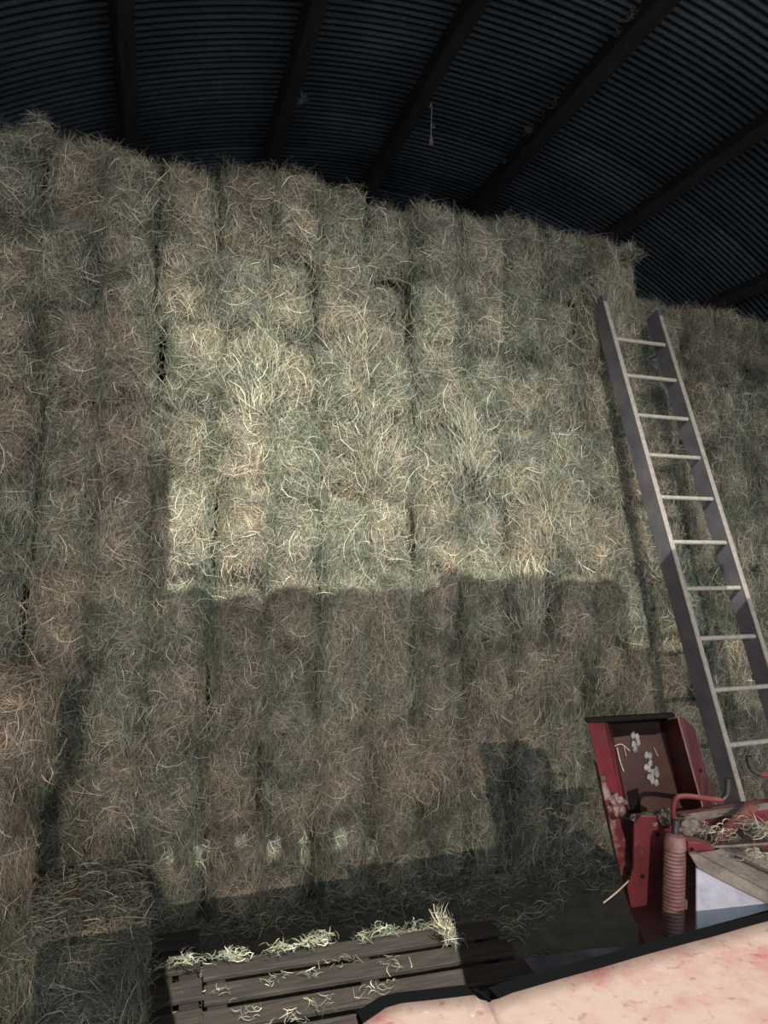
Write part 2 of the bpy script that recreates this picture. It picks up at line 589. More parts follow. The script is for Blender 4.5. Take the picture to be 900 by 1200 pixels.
# ------------------------------------------------------------------ the setting
bm = bmesh.new()
N = 60
vs = [[bm.verts.new((-5 + 13 * i / N, -5 + 17 * j / N, 0.012 * noise.noise(Vector((i * 0.7, j * 0.7, 0))) - 0.012)) for j in range(N + 1)] for i in range(N + 1)]
for i in range(N):
    for j in range(N):
        bm.faces.new((vs[i][j], vs[i + 1][j], vs[i + 1][j + 1], vs[i][j + 1]))
struct(obj('floor', bm, M_earth))

RAD = 7.0
CX, CZ = 0.337 * RAD, H - 0.371 * RAD
PITCH = 0.068
Y0, Y1 = -3.0, 12.0
ny = int((Y1 - Y0) / PITCH * 8)
nt_ = 56
ths = np.radians(np.linspace(-50, 46, nt_))
ys = np.linspace(Y0, Y1, ny)
TH, YY = np.meshgrid(ths, ys, indexing='ij')
rr = RAD + 0.0125 * np.sin(2 * np.pi * YY / PITCH) + 0.006 * ((YY / 0.61 % 1.0) < 0.12)
V = np.stack([CX + rr * np.sin(TH), YY, CZ + rr * np.cos(TH)], axis=-1).reshape(-1, 3)
idx = np.arange(nt_ * ny).reshape(nt_, ny)
Fq = np.stack([idx[:-1, :-1], idx[1:, :-1], idx[1:, 1:], idx[:-1, 1:]], axis=-1).reshape(-1, 4)
tone = rng.uniform(0.62, 1.25, (12, 40))
sh = tone[((np.degrees(TH) + 50) / 21).astype(int), (((YY - Y0) / 0.61).astype(int)) % 40]
sh = sh.reshape(-1, 1) * np.array([[1.0, 1.0, 1.0]])
me = mesh_from('ceiling', [(V, Fq, sh)])
me.materials.clear()
me.attributes['hay_colour'].name = 'sheet_tone'
for p in me.polygons:
    p.use_smooth = True
ceiling = struct(obj('ceiling', me, M_roof))

for nm, th in (('wall_left', -50), ('wall_right', 46)):
    x = CX + RAD * math.sin(math.radians(th))
    z = CZ + RAD * math.cos(math.radians(th))
    bm = bmesh.new()
    sgn = -1 if th < 0 else 1
    ncol = 400
    a = [bm.verts.new((x + sgn * 0.02 + 0.012 * math.sin(k * 1.57), Y0 + (Y1 - Y0) * k / ncol, -0.02)) for k in range(ncol + 1)]
    b = [bm.verts.new((v.co.x, v.co.y, z + 0.02)) for v in a]
    for k in range(ncol):
        bm.faces.new((a[k], a[k + 1], b[k + 1], b[k]))
    struct(obj(nm, bm, M_wall))
bm = bmesh.new()
pts = [(CX + RAD * math.sin(t), CZ + RAD * math.cos(t)) for t in ths]
low = [bm.verts.new((x, Y1, -0.02)) for x, z in pts]
hi = [bm.verts.new((x, Y1, z)) for x, z in pts]
for k in range(len(pts) - 1):
    bm.faces.new((low[k], low[k + 1], hi[k + 1], hi[k]))
struct(obj('wall_back', bm, M_wall))

# purlins, at the elevation angles measured from the camera's foot
elev = [-4.3, 14.2, 27.6, 39.9, 52.5, 63.9]
plabels = ['dark roof purlin above the far left hay bales, nearly upright in the photo',
           'dark roof purlin, second from the left, above the highest hay tufts',
           'dark roof purlin with the frayed twine hanging beside it',
           'wide dark roof purlin at top centre right with pale cobweb tufts',
           'roof purlin running down to the stack corner above the ladder',
           'lowest roof purlin at the far right above the rear bales']
PUR = []
for k, e in enumerate(elev):
    te = math.radians(e)
    d = np.array([math.sin(te), math.cos(te)])
    c = np.array([CX, CZ - H])
    bq = d @ c
    t = bq + math.sqrt(bq * bq - (c @ c - (RAD - 0.085) ** 2))
    x, z = d * t
    th = math.atan2(x - CX, z + H - CZ)
    PUR.append((x, z + H, th))
    bm = bmesh.new()
    rot = Matrix.Rotation(th, 3, 'Y')
    segs = 46
    wv, hv = (0.13, 0.15) if k != 3 else (0.16, 0.16)
    prev = None
    for s in range(segs + 1):
        y = Y0 + 0.1 + (Y1 - Y0 - 0.2) * s / segs
        jx = 0.012 * noise.noise(Vector((k * 9, y * 1.3, 0)))
        jz = 0.012 * noise.noise(Vector((k * 9, y * 1.1, 5)))
        ring = []
        for (a, b) in ((-1, -1), (-0.8, -1.12), (0.8, -1.1), (1, -0.95), (1, 1), (-1, 1)):
            q = rot @ Vector((a * wv / 2 + jx, 0, b * hv / 2 + jz))
            ring.append(bm.verts.new((x + q.x, y, z + H + q.z)))
        if prev:
            for i in range(6):
                bm.faces.new((prev[i], prev[(i + 1) % 6], ring[(i + 1) % 6], ring[i]))
        else:
            bm.faces.new(ring)
        prev = ring
    bm.faces.new(prev[::-1])
    o = obj('roof_purlin', bm, M_purlin)
    tag(o, plabels[k], 'beam', 'roof purlins')

# ------------------------------------------------------------------ hay bales
NV = 10
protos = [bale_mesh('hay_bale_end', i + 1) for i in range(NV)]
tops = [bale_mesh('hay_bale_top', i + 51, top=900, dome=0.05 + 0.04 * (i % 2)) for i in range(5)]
ORD = ['first', 'second', 'third', 'fourth', 'fifth', 'sixth', 'seventh', 'eighth', 'ninth', 'tenth', 'eleventh', 'twelfth',
       'thirteenth', 'fourteenth', 'fifteenth', 'sixteenth', 'seventeenth', 'eighteenth', 'nineteenth', 'twentieth']
COURSE = ['top course', 'second course down', 'third course down', 'fourth course down', 'fifth course down', 'sixth course down',
          'seventh course down', 'eighth course down', 'bottom course']
X0 = -1.33
NC = 20


def place_bale(me, loc, rz=0, ry=0, sc=(1, 1, 1), rx=0):
    o = bpy.data.objects.new('hay_bale', me)
    COL.objects.link(o)
    o.location = loc
    o.rotation_euler = (rx, ry, rz)
    o.scale = sc
    return o


recess = {(4, 10): 0.13, (3, 10): 0.04, (1, 8): 0.13, (0, 8): 0.05, (2, 8): 0.05, (1, 9): -0.02, (2, 13): 0.10}
bulge = {(0, 5): -0.04, (0, 7): -0.05, (3, 12): -0.06, (4, 12): -0.06, (3, 11): -0.05}
peak = {0: -0.05, 1: -0.03, 5: 0.05, 7: 0.03, 8: -0.06, 9: -0.02, 3: -0.02}
order = list(range(NV))
for c in list(range(NC)) + [-1, -2]:
    xc = X0 + BW * (c + 0.5)
    for r in range(9):
        z = BH * (8 - r)
        if xc > 3.62 and r == 0:
            continue
        if xc > 3.98 and r <= 1:
            continue
        me = protos[int(rng.integers(NV))]
        if r == 0 or (r == 1 and xc > 3.62) or (r == 2 and xc > 3.98):
            me = tops[int(rng.integers(len(tops)))]
        dy = rng.normal(0, 0.045)
        dy += recess.get((r, c), 0) + bulge.get((r, c), 0)
        if xc > 3.3:
            dy += 0.10
        if 5 <= r:
            dy *= 0.6
        sx = rng.choice([-1, 1]) * rng.uniform(0.93, 1.04)
        sz = rng.uniform(0.99, 1.035)
        if r == 0:
            sz += peak.get(c, rng.normal(0, 0.03)) / BH * 0.9
        o = place_bale(me, (xc + rng.normal(0, 0.018), YW + dy, max(0, z + (rng.normal(0, 0.012) if r < 8 else 0))), rng.normal(0, 0.05), rng.normal(0, 0.03), (sx, 1, sz))
        lit = 0.0 < xc < 2.2 and 1.2 <= r <= 5
        look = 'pale lamp-lit' if lit else ('brown shaded' if r >= 5 else 'grey-green' if (r + c) % 2 else 'brownish')
        if c < 1:
            lab = '%s hay bale, %s, %s column beyond the left edge of the photo' % (look, COURSE[r], ORD[-c])
        elif 3.3 < xc < 4.1:
            lab = '%s hay bale, %s, behind the ladder, %s column from the left' % (look, COURSE[r], ORD[c - 1])
        else:
            lab = '%s hay bale end in the %s, %s column from the left' % (look, COURSE[r], ORD[c - 1])
        tag(o, lab, 'hay bale', 'hay bales stacked end-on in the tall face')

# the set-back bales beyond the ladder
for c in range(7):
    xc = 3.95 + BW * (c + 0.5)
    for r, z in ((0, 4.12), (1, 3.61)):
        me = protos[int(rng.integers(NV))]
        o = place_bale(me, (xc, 5.28 + rng.normal(0, 0.03) + 0.12 * (c > 4), z), rng.normal(0, 0.05), rng.normal(0, 0.02), (rng.choice([-1, 1]) * 1.03, 1, rng.uniform(1, 1.03)))
        tag(o, 'dim set-back hay bale beyond the ladder, %s of two rows, %s from the ladder' % ('upper' if r == 0 else 'lower', ORD[c]), 'hay bale', 'set-back hay bales under the lowest purlin')

# bulk of the stack behind the visible ends
bm = bmesh.new()
for (x0, x1, y0, y1, z1) in ((X0 - 0.60, 3.58, 5.30, 7.2, 4.50), (3.66, 6.4, 5.30, 7.2, 3.56)):
  bm = bmesh.new()
  add_box(bm, ((x0 + x1) / 2, (y0 + y1) / 2, z1 / 2), (x1 - x0, y1 - y0, z1))
  bmesh.ops.subdivide_edges(bm, edges=bm.edges[:], cuts=10, use_grid_fill=True)
  for v in bm.verts:
      v.co += Vector((noise.noise(v.co * 3), noise.noise(v.co * 3 + Vector((9, 0, 0))), 0)) * 0.02
  o = obj('packed_hay', bm, M_hay)
  a = o.data.attributes.new('hay_colour', 'FLOAT_COLOR', 'POINT')
  a.data.foreach_set('color', np.tile(np.array([0.15, 0.13, 0.09, 1.0], dtype=np.float32), len(o.data.vertices)))
  tag(o, ('packed hay behind the tall face of stacked bale ends' if x0 < 0 else 'packed hay under the set-back bales beyond the ladder'), 'hay', kind='stuff')


# near stack at the lower left: three bales, top one pushed out, and one lying on the floor beside it
def warm(me, k):  # puts the pinkish light on the near bales into their strand colours
    a = me.attributes['hay_colour']
    v = np.empty(len(me.vertices) * 4, dtype=np.float32)
    a.data.foreach_get('color', v)
    v = v.reshape(-1, 4) * np.array([*k, 1.0], dtype=np.float32)
    a.data.foreach_set('color', v.ravel())


flat = bale_mesh('hay_bale_flat', 31, w=0.50, h=0.47, l=0.92, n=2300, top=2600, bul=0.06, sides=900)
near = bale_mesh('hay_bale_near', 33, w=0.66, h=0.50, l=0.60, n=3600, top=1500, bul=0.10, sides=900)
near2 = bale_mesh('hay_bale_near', 35, w=0.66, h=0.50, l=0.60, n=3600, top=300, bul=0.08, sides=900)
warm(near, (1.30, 1.17, 1.17))
warm(near2, (1.22, 1.12, 1.12))
for (me, x, y, z, rz, ry, lab) in (
        (near, -0.77, 3.66, 1.03, 0.10, 0.05, 'pinkish hay bale topping the short stack at the lower left corner'),
        (near2, -0.84, 3.64, 0.51, 0.06, 0.0, 'hay bale in the middle of the short stack at the lower left'),
        (near2, -0.85, 3.62, 0.0, 0.02, 0.0, 'hay bale on the floor under the short lower left stack'),
        (flat, -0.235, 3.22, 0.0, 0.03, 0.0, 'hay bale lying flat on the floor beside the wooden pallets')):
    o = place_bale(me, (x, y, z), rz, ry)
    tag(o, lab, 'hay bale', 'loose bales in front of the stack at the lower left')

# loose stalks caught all over the face
n = 15000
xs = rng.uniform(-1.2, 4.9, n)
zs = rng.uniform(0.05, 4.55, n)
keep = ~((xs > 3.55) & (zs > 4.0)) & ~((xs > 3.95) & (zs > 3.5))
xs, zs = xs[keep], zs[keep]
n = len(xs)
yy = YW - 0.02 - rng.uniform(0, 0.06, n) + np.where(xs > 3.3, 0.10, 0)
ang = rng.normal(math.pi / 2, 0.55, n)
ang = np.where(rng.random(n) < 0.3, rng.uniform(0, math.pi, n), ang)
direc = np.stack([np.cos(ang), rng.normal(0, 0.2, n), np.sin(ang)], axis=1)
direc /= np.linalg.norm(direc, axis=1, keepdims=True)
out = np.tile(np.array([[0, -1.0, 0]]), (n, 1))
P1 = strands(np.stack([xs, yy, zs], axis=1), direc, out, rng.gamma(3.2, 0.034, n) + 0.03, rng.uniform(0.0012, 0.0030, n), 0.45, bright=1.0)
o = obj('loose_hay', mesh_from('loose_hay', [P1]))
tag(o, 'loose hay stalks hanging over the seams between the stacked bales', 'hay', kind='stuff')

# drapes of hay hanging across courses (bigger tangles) : each is a tuft of its own
tufts = [(0.62, 3.35, 'pale tangle of hay bulging near the top, left of centre'),
         (1.22, 3.62, 'hay tangle hanging under the highest centre peak'),
         (1.35, 2.95, 'white-green hay drape beside the dark vertical hollow'),
         (2.02, 3.02, 'brown hay drape hanging right of the dark hollow'),
         (2.62, 2.50, 'curling brown hay drape arching above the middle right bales'),
         (2.50, 1.98, 'tangle of hay hanging right of the small dark hole'),
         (3.17, 4.03, 'hay tangle hanging over the top end of the ladder')]
for i, (x, z, lab) in enumerate(tufts):
    n = 420
    a = rng.normal(0, 0.5, n)
    t = rng.random(n)
    bx = x + a * 0.16
    bz = z + 0.18 - t * 0.42 - np.abs(a) * 0.1
    by = YW - 0.055 - 0.035 * np.exp(-a * a) + rng.normal(0, 0.012, n)
    ang = math.pi / 2 - a * 0.6 + rng.normal(0, 0.3, n)
    direc = np.stack([np.cos(ang), rng.normal(0, 0.12, n), np.sin(ang)], axis=1)
    direc /= np.linalg.norm(direc, axis=1, keepdims=True)
    out = np.tile(np.array([[0, -1.0, 0]]), (n, 1))
    o = obj('hay_tuft', mesh_from('hay_tuft', [strands(np.stack([bx, by, bz], axis=1), direc, out, rng.gamma(4, 0.035, n) + 0.04, rng.uniform(0.0018, 0.0038, n), 0.5, bright=1.08)]))
    tag(o, lab, 'hay tuft', 'hanging hay tufts')

# mounds of hay along the top of the stack, breaking the skyline
for (x, z, sx, hz_, lab) in ((-0.70, 2.50, 0.12, 0.17, 'brown hay mound making the highest peak at the upper left'),
                             (-0.30, 2.50, 0.12, 0.05, 'low hay mound right of the upper left peak'),
                             (0.57, 2.47, 0.13, 0.09, 'rounded hay mound below the second purlin'),
                             (0.84, 2.44, 0.10, 0.05, 'small hay mound between the two central peaks'),
                             (1.20, 2.42, 0.12, 0.13, 'pointed hay mound at the centre of the skyline'),
                             (1.68, 2.38, 0.12, 0.07, 'hay mound above the dark vertical hollow'),
                             (2.60, 2.40, 0.13, 0.05, 'low hay mound midway between hollow and ladder'),
                             (3.22, 2.46, 0.10, 0.04, 'small hay mound above the top of the ladder'),
                             (3.50, 2.46, 0.09, 0.05, 'hay mound on the top right corner of the tall stack')):
    n = 700
    a = np.clip(rng.normal(0, 0.55, n), -1.4, 1.4)
    k = np.exp(-a * a * 1.6)
    t = rng.random(n)
    bx = x + a * sx
    bz = H + z - 0.05 + (hz_ + 0.04) * k * np.sqrt(t)
    by = YW - 0.03 + rng.uniform(0, 0.22, n) * (1 - 0.3 * t)
    direc = rng.normal(0, 1, (n, 3)) * np.array([0.9, 0.7, 0.55])
    direc /= np.linalg.norm(direc, axis=1, keepdims=True)
    out = np.stack([a * 0.5, np.full(n, -0.8), np.full(n, 0.5)], axis=1)
    out /= np.linalg.norm(out, axis=1, keepdims=True)
    o = obj('hay_mound', mesh_from('hay_mound', [strands(np.stack([bx, by, bz], axis=1), direc, out, rng.gamma(3, 0.022, n) + 0.02, rng.uniform(0.0016, 0.0032, n), 0.4)]))
    tag(o, lab, 'hay mound', 'hay mounds along the skyline')

# ------------------------------------------------------------------ floor: pallets, sheet, chaff
def pallet(name, corner, ux, uy, wid, dep, nb, bw, label, z=0.10):
    """ux along the boards, uy towards the camera"""
    t = thing(name, label, 'pallet', (corner.x, corner.y, 0), 'wooden pallets on the floor')
    O = Vector((0, 0, 0))
    rot = Matrix((ux, uy, Vector((0, 0, 1)))).transposed()
    for k in range(nb):
        bm = bmesh.new()
        pitch = (dep - bw) / (nb - 1)
        c = ux * (wid / 2) + uy * (bw / 2 + pitch * k) + Vector((0, 0, z - 0.011))
        add_box(bm, c, (wid + rng.normal(0, 0.008), bw, 0.022), rot)
        bevel(bm, 0.003, 1)
        obj('top_board', bm, M_board, t)
    for k in range(3):
        bm = bmesh.new()
        c = ux * (0.06 + (wid - 0.12) * k / 2) + uy * (dep / 2) + Vector((0, 0, (z - 0.022) / 2))
        add_box(bm, c, (0.09, dep * 0.98, z - 0.024), rot)
        bevel(bm, 0.003, 1)
        obj('bearer', bm, M_boardback, t)
    return t


pa = on_z(238, 1128, 0.10)
pb = on_z(575, 1078, 0.10)
ux = (pb - pa).normalized()
uy = Vector((ux.y, -ux.x, 0))
wid = (pb - pa).length
pallet('wooden_pallet', pa, ux, uy, wid, 1.1, 6, 0.135, 'dark wooden pallet strewn with bright hay wisps at the foot of the stack')
pc = on_z(152, 1100, 0.07)
pd = on_z(232, 1088, 0.07)
ux2 = (pd - pc).normalized()
pallet('wooden_pallet', pc, ux2, Vector((ux2.y, -ux2.x, 0)), (pd - pc).length, 1.1, 5, 0.15, 'small dark pallet between the flat hay bale and the larger pallet', 0.07)

bm = bmesh.new()
q = [on_z(575, 1140, 0.05), on_z(800, 1092, 0.05), on_z(760, 1210, 0.05), on_z(600, 1230, 0.05)]
n = 14
g = [[None] * (n + 1) for _ in range(n + 1)]
for i in range(n + 1):
    for j in range(n + 1):
        a, b = i / n, j / n
        p = q[0].lerp(q[1], a).lerp(q[3].lerp(q[2], a), b)
        zz = 0.03 + 0.05 * max(0, (0.18 - b)) / 0.18 * (0.6 + 0.4 * math.sin(a * 7)) + 0.006 * math.sin(a * 15 + b * 3)
        g[i][j] = bm.verts.new((p.x, p.y, zz))
for i in range(n):
    for j in range(n):
        bm.faces.new((g[i][j], g[i][j + 1], g[i + 1][j + 1], g[i + 1][j]))
o = obj('metal_sheet', bm, M_sheet)
sm = o.modifiers.new('thick', 'SOLIDIFY')
sm.thickness = 0.004
tag(o, 'dark purplish sheet with a curled edge lying between pallet and red machine', 'sheet')


def scatter_floor(pts_xy, n_each, spread, L, z0=0.0, bright=1.0, up=0.15, droop=None, wmul=1.0):
    parts = []
    for (x, y, z) in pts_xy:
        n = n_each
        base = np.stack([x + rng.normal(0, spread, n), y + rng.normal(0, spread * 0.7, n), z + np.abs(rng.normal(0, 0.012, n)) + 0.004], axis=1)
        direc = rng.normal(0, 1, (n, 3)) * np.array([1, 0.7, up])
        direc /= np.linalg.norm(direc, axis=1, keepdims=True)
        out = np.tile(np.array([[0, -0.5, 0.86]]), (n, 1))
        parts.append(strands(base, direc, out, rng.uniform(L * 0.5, L * 1.5, n), rng.uniform(0.002, 0.0045, n) * wmul, 0.6, bright=bright))
    return parts


# chaff over the earth and at the foot of the stack
pts = [(rng.uniform(-1.0, 4.6), YW - abs(rng.normal(0, 0.10)) - 0.02, 0.0) for _ in range(200)]
pts += [(rng.uniform(-1.0, 3.8), rng.uniform(2.2, 4.2), 0.0) for _ in range(120)]
o = obj('hay_chaff', mesh_from('hay_chaff', scatter_floor(pts, 34, 0.07, 0.09, bright=0.9, up=0.4)))
tag(o, 'trampled hay chaff scattered on the earth floor', 'hay', kind='stuff')
# dense ridge of hay along the back edge of the pallet
pts = []
for k in range(26):
    f_ = [-0.08, 0.08, 0.16, 0.30, 0.42, 0.55, 0.62][k % 7] + rng.normal(0, 0.035)
    p = pa.lerp(pb, f_)
    pts.append((p.x, p.y - rng.uniform(-0.03, 0.06), 0.105 + rng.uniform(0, 0.02)))
o = obj('hay_litter', mesh_from('hay_litter', scatter_floor(pts, 20, 0.03, 0.05, bright=1.5, up=0.35)))
tag(o, 'bright ridge of hay litter along the back edge of the larger pallet', 'hay', kind='stuff')
# single wisps on the boards
wl = ['bright hay wisp on the larger pallet near its left end', 'wisp of hay on the second board of the larger pallet',
      'small hay wisp in the middle of the larger pallet', 'hay wisp on the pallet left of the standing tuft',
      'flat hay wisp on the front boards near the left end', 'thin hay wisp on the third board, centre',
      'hay wisp close to the pink hood edge', 'fine hay wisp at the right end of the second board', 'curled hay wisp on the front board, centre']
wpx = [(260, 1165), (318, 1152), (360, 1145), (458, 1130), (290, 1190), (372, 1180), (440, 1160), (400, 1128), (340, 1196)]
for (px_, py_), lab in zip(wpx, wl):
    p = on_z(px_, py_, 0.10)
    o = obj('hay_wisp', mesh_from('hay_wisp', scatter_floor([(p.x, p.y, 0.10)], 16, 0.04, 0.05, bright=1.5, up=0.2)))
    tag(o, lab, 'hay wisp', 'hay wisps on the pallet')
# standing tuft
p = on_z(530, 1112, 0.10)
n = 120
t = rng.random(n)
base = np.stack([p.x - 0.05 + 0.07 * (1 - t) + rng.normal(0, 0.02, n), p.y + 0.02 + rng.normal(0, 0.02, n) + t * 0.02, 0.11 + t * 0.15], axis=1)
ang = math.pi / 2 + 0.45 + rng.normal(0, 0.5, n)
direc = np.stack([np.cos(ang), rng.normal(0, 0.3, n), np.sin(ang)], axis=1)
direc /= np.linalg.norm(direc, axis=1, keepdims=True)
o = obj('hay_tuft', mesh_from('hay_tuft', [strands(base, direc, np.tile(np.array([[0, -1.0, 0.0]]), (n, 1)), rng.uniform(0.05, 0.13, n), rng.uniform(0.002, 0.0045, n), 0.6, bright=1.8)]))
tag(o, 'bright pale hay tuft standing at the right end of the pallet', 'hay tuft')

# ------------------------------------------------------------------ ladder
LT = Vector((3.10, 4.10, H + 2.02))         # top of left rail, front edge
def solve_rail(px0, py0, px1, py1, ytop, zfoot=0.0):
    top = on_y(px0, py0, ytop)
    # foot: keep x equal to the top's (ladder square to the wall)
    best = None
    for i in range(4000):
        py = 900 + i * 0.15
        px = px0 + (px1 - px0) * (py - py0) / (py1 - py0)
        g = on_z(px, py, zfoot)
        e = abs(g.x - top.x)
        if best is None or e < best[0]:
            best = (e, g)
    return top, best[1]


ltop, lfoot = solve_rail(705, 345, 874, 937, 4.12)
rtop, rfoot = solve_rail(770, 365, 897, 781, 4.12)
fy = (lfoot.y + rfoot.y) / 2
ladder = thing('ladder', 'tall grey weathered ladder leaning against the hay stack', 'ladder', (ltop.x, fy, 0))
base = Vector(ladder.location)
wl_ = 0.40
wid_l = rtop.x - ltop.x
rail_dir = (Vector((0, ltop.y, ltop.z)) - Vector((0, fy, 0))).normalized()
rail_dep = Vector((0, rail_dir.z, -rail_dir.y))      # into the wall and down
length = (Vector((0, ltop.y, ltop.z)) - Vector((0, fy, 0))).length
DEP, TK = 0.135, 0.028


def rail(x, L, extra):
    t = bmesh.new()
    rot = Matrix((Vector((1, 0, 0)), rail_dep, rail_dir)).transposed()
    c = Vector((x, 0, 0)) + rail_dir * (L / 2) + rail_dep * (DEP / 2)
    add_box(t, c, (TK, DEP, L), rot)
    bmesh.ops.bisect_plane(t, geom=t.verts[:] + t.edges[:] + t.faces[:], plane_co=Vector((0, 0, 0.0)), plane_no=Vector((0, 0, 1)), clear_inner=True)
    bevel(t, 0.005, 2)
    return t


for nm, x, L in (('left', TK / 2, length), ('right', wid_l - TK / 2 + 0.012, length - 0.06)):
    r = obj('rail', rail(x, L, 0), M_ladder, ladder)
    bm = bmesh.new()
    rot = Matrix((Vector((1, 0, 0)), rail_dep, rail_dir)).transposed()
    add_box(bm, Vector((x, 0, 0)) + rail_dir * (L / 2 + 0.05) + rail_dep * 0.002, (TK + 0.004, 0.012, L - 0.22), rot)
    bevel(bm, 0.003, 1)
    e = obj('lit_edge', bm, M_ladderedge, r)  # light on the rail's front edge, put in as a paler strip
    e['label'] = 'pale lit front edge'
    # timber end block
    bm = bmesh.new()
    add_box(bm, Vector((x, 0, 0)) + rail_dir * (L - 0.03) + rail_dep * 0.03, (TK + 0.006, 0.07, 0.05), rot)
    bevel(bm, 0.006, 2)
    obj('end_cap', bm, M_ladder, r)
rung_px = [393, 436, 483, 530, 580, 633, 688, 747, 808, 873]
for py in rung_px:
    px = 705 + 0.286 * (py - 345)
    # where the sight line meets the ladder's front plane
    r = ray(px, py)
    nrm = rail_dep
    t = (Vector((ltop.x, fy, 0)) - CAM).dot(nrm) / r.dot(nrm)
    s = ((CAM + r * t) - Vector((ltop.x, fy, 0))).dot(rail_dir)
    bm = bmesh.new()
    c = rail_dir * s + rail_dep * 0.035
    add_tube(bm, [c + Vector((TK * 0.5, 0, 0)), c + Vector((wid_l - TK * 0.5, 0, 0))], 0.0145, 14)
    obj('rung', bm, M_rung, ladder)
    for xx, sg in ((TK, 1), (wid_l - TK + 0.004, -1)):
        pass
print('ladder foot', lfoot, rfoot, 'width', wid_l)

# ------------------------------------------------------------------ red machine (a baler) on the right
machine = thing('hay_baler', 'red dusty hay baler with open trough and thick spring beside the ladder', 'baler', (1.55, 1.75, 0))


def mp(name, bm, m, label=None, parent=None):
    o = obj(name, bm, m)
    adopt(o, machine)
    if parent is not None:
        o.parent = parent
        o.matrix_parent_inverse = Matrix.Identity(4)
        if parent.parent is machine:
            o.matrix_parent_inverse = parent.matrix_parent_inverse.inverted() @ Matrix.Translation(Vector((0, 0, 0)))
    if label:
        o['label'] = label
    return o


ZC = 1.80
ZB = 1.93
AW = Fv
# trough back plate (brown, black top)
trough = mp('trough', plate([P(709, 851, ZB), P(778, 846, ZB), P(806, 965, ZB), P(738, 985, ZB)], 0.006), M_rust, 'brown worn trough floor')
top_patch = mp('black_patch', plate([P(704, 846, ZB - 0.012), P(781, 841, ZB - 0.012), P(783, 856, ZB - 0.005), P(768, 861, ZB - 0.004), P(735, 862, ZB - 0.004), P(712, 866, ZB - 0.004)], 0.004), M_black)  # near-black patch across the top of the trough plate
mp('dark_slot', plate([P(735, 928, ZB - 0.004), P(748, 924, ZB - 0.004), P(752, 960, ZB - 0.008), P(741, 958, ZB - 0.008)], 0.004), M_black)  # flat black plate drawn for the darkness of a slot
# left flange, folded forward
mp('left_flange', plate([P(688, 843, ZC), P(712, 848, ZC + 0.05), P(731, 934, ZC + 0.05), P(712, 948, ZC)], 0.006), M_redbright)
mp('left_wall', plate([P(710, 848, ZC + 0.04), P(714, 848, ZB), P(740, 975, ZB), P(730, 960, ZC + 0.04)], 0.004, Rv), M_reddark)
mp('shadow_box', plate([P(713, 856, ZB + 0.012), P(776, 852, ZB + 0.012), P(802, 958, ZB + 0.012), P(742, 975, ZB + 0.012)], 0.42, ray(752, 905)), M_reddark)  # hidden box added behind the trough to widen its cast shadow
# top rim
mp('top_rim', plate([P(686, 842, ZC), P(790, 836, ZC), P(792, 841, ZC), P(688, 848, ZC)], 0.012), M_black)
mp('top_plate', plate([P(687, 843, ZC), P(790, 837, ZC), P(779, 846, ZB), P(708, 850, ZB)], 0.004, Uv), M_black)
# right wall and outer flange with clipped corner
mp('right_wall', plate([P(776, 845, ZB), P(794, 841, ZC - 0.02), P(823, 945, ZC - 0.02), P(802, 955, ZB)], 0.005, Rv), M_red)
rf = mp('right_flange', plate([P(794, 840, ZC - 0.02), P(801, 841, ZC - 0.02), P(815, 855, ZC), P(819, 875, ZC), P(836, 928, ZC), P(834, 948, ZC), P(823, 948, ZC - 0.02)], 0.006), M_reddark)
bm = bmesh.new()
add_tube(bm, [P(821, 903, ZC - 0.012), P(821, 903, ZC + 0.004)], 0.0045, 10)
mp('bolt_hole', bm, M_black)
bm = bmesh.new()
add_tube(bm, [P(794, 840, ZC - 0.022), P(823, 945, ZC - 0.022)], 0.0022, 8)
mp('rim_edge', bm, M_spring)
def lump(name, c, rx, ry, rz, m, seed=0, amp=0.35):
    bm = bmesh.new()
    bmesh.ops.create_icosphere(bm, subdivisions=4, radius=1)
    for v in bm.verts:
        k = 1 + amp * noise.noise(v.co * 2.2 + Vector((seed, 0, 0))) + amp * 0.5 * noise.noise(v.co * 6 + Vector((seed, 3, 0)))
        v.co = Vector((v.co.x * rx * k, v.co.y * ry * k, v.co.z * rz * k))
    rot = Matrix((Rv, Fv, Uv)).transposed()
    for v in bm.verts:
        v.co = rot @ v.co + c
    for f in bm.faces:
        f.smooth = True
    return bm


# dark clods inside the trough : droppings and straw
for k, (pl, lab) in enumerate((([(741, 862), (747, 863), (748, 870), (745, 878), (742, 872)], 'pale grey dropping'),
                               ([(757, 885), (761, 886), (763, 895), (768, 903), (770, 908), (765, 904), (764, 912), (768, 916), (765, 917), (760, 911), (756, 901), (760, 902)], 'white dropping'))):
    bm = bmesh.new()
    for i_, (a, b) in enumerate(pl):
        l_ = lump('d', P(a + rng.normal(0, 0.8), b + rng.normal(0, 0.8), ZB - 0.006), 0.0056, 0.002, 0.0092, M_lime, i_ + k * 9, 0.5)
        tmp_ = bpy.data.meshes.new('dropping_lump')
        l_.to_mesh(tmp_)
        l_.free()
        bm.from_mesh(tmp_)
        bpy.data.meshes.remove(tmp_)
    o = mp('dropping', bm, M_lime, lab)


def stalk(pts, rad, name='straw'):
    bm = bmesh.new()
    add_tube(bm, smooth_path(pts, 5), rad, 6)
    me_ = bm
    return me_


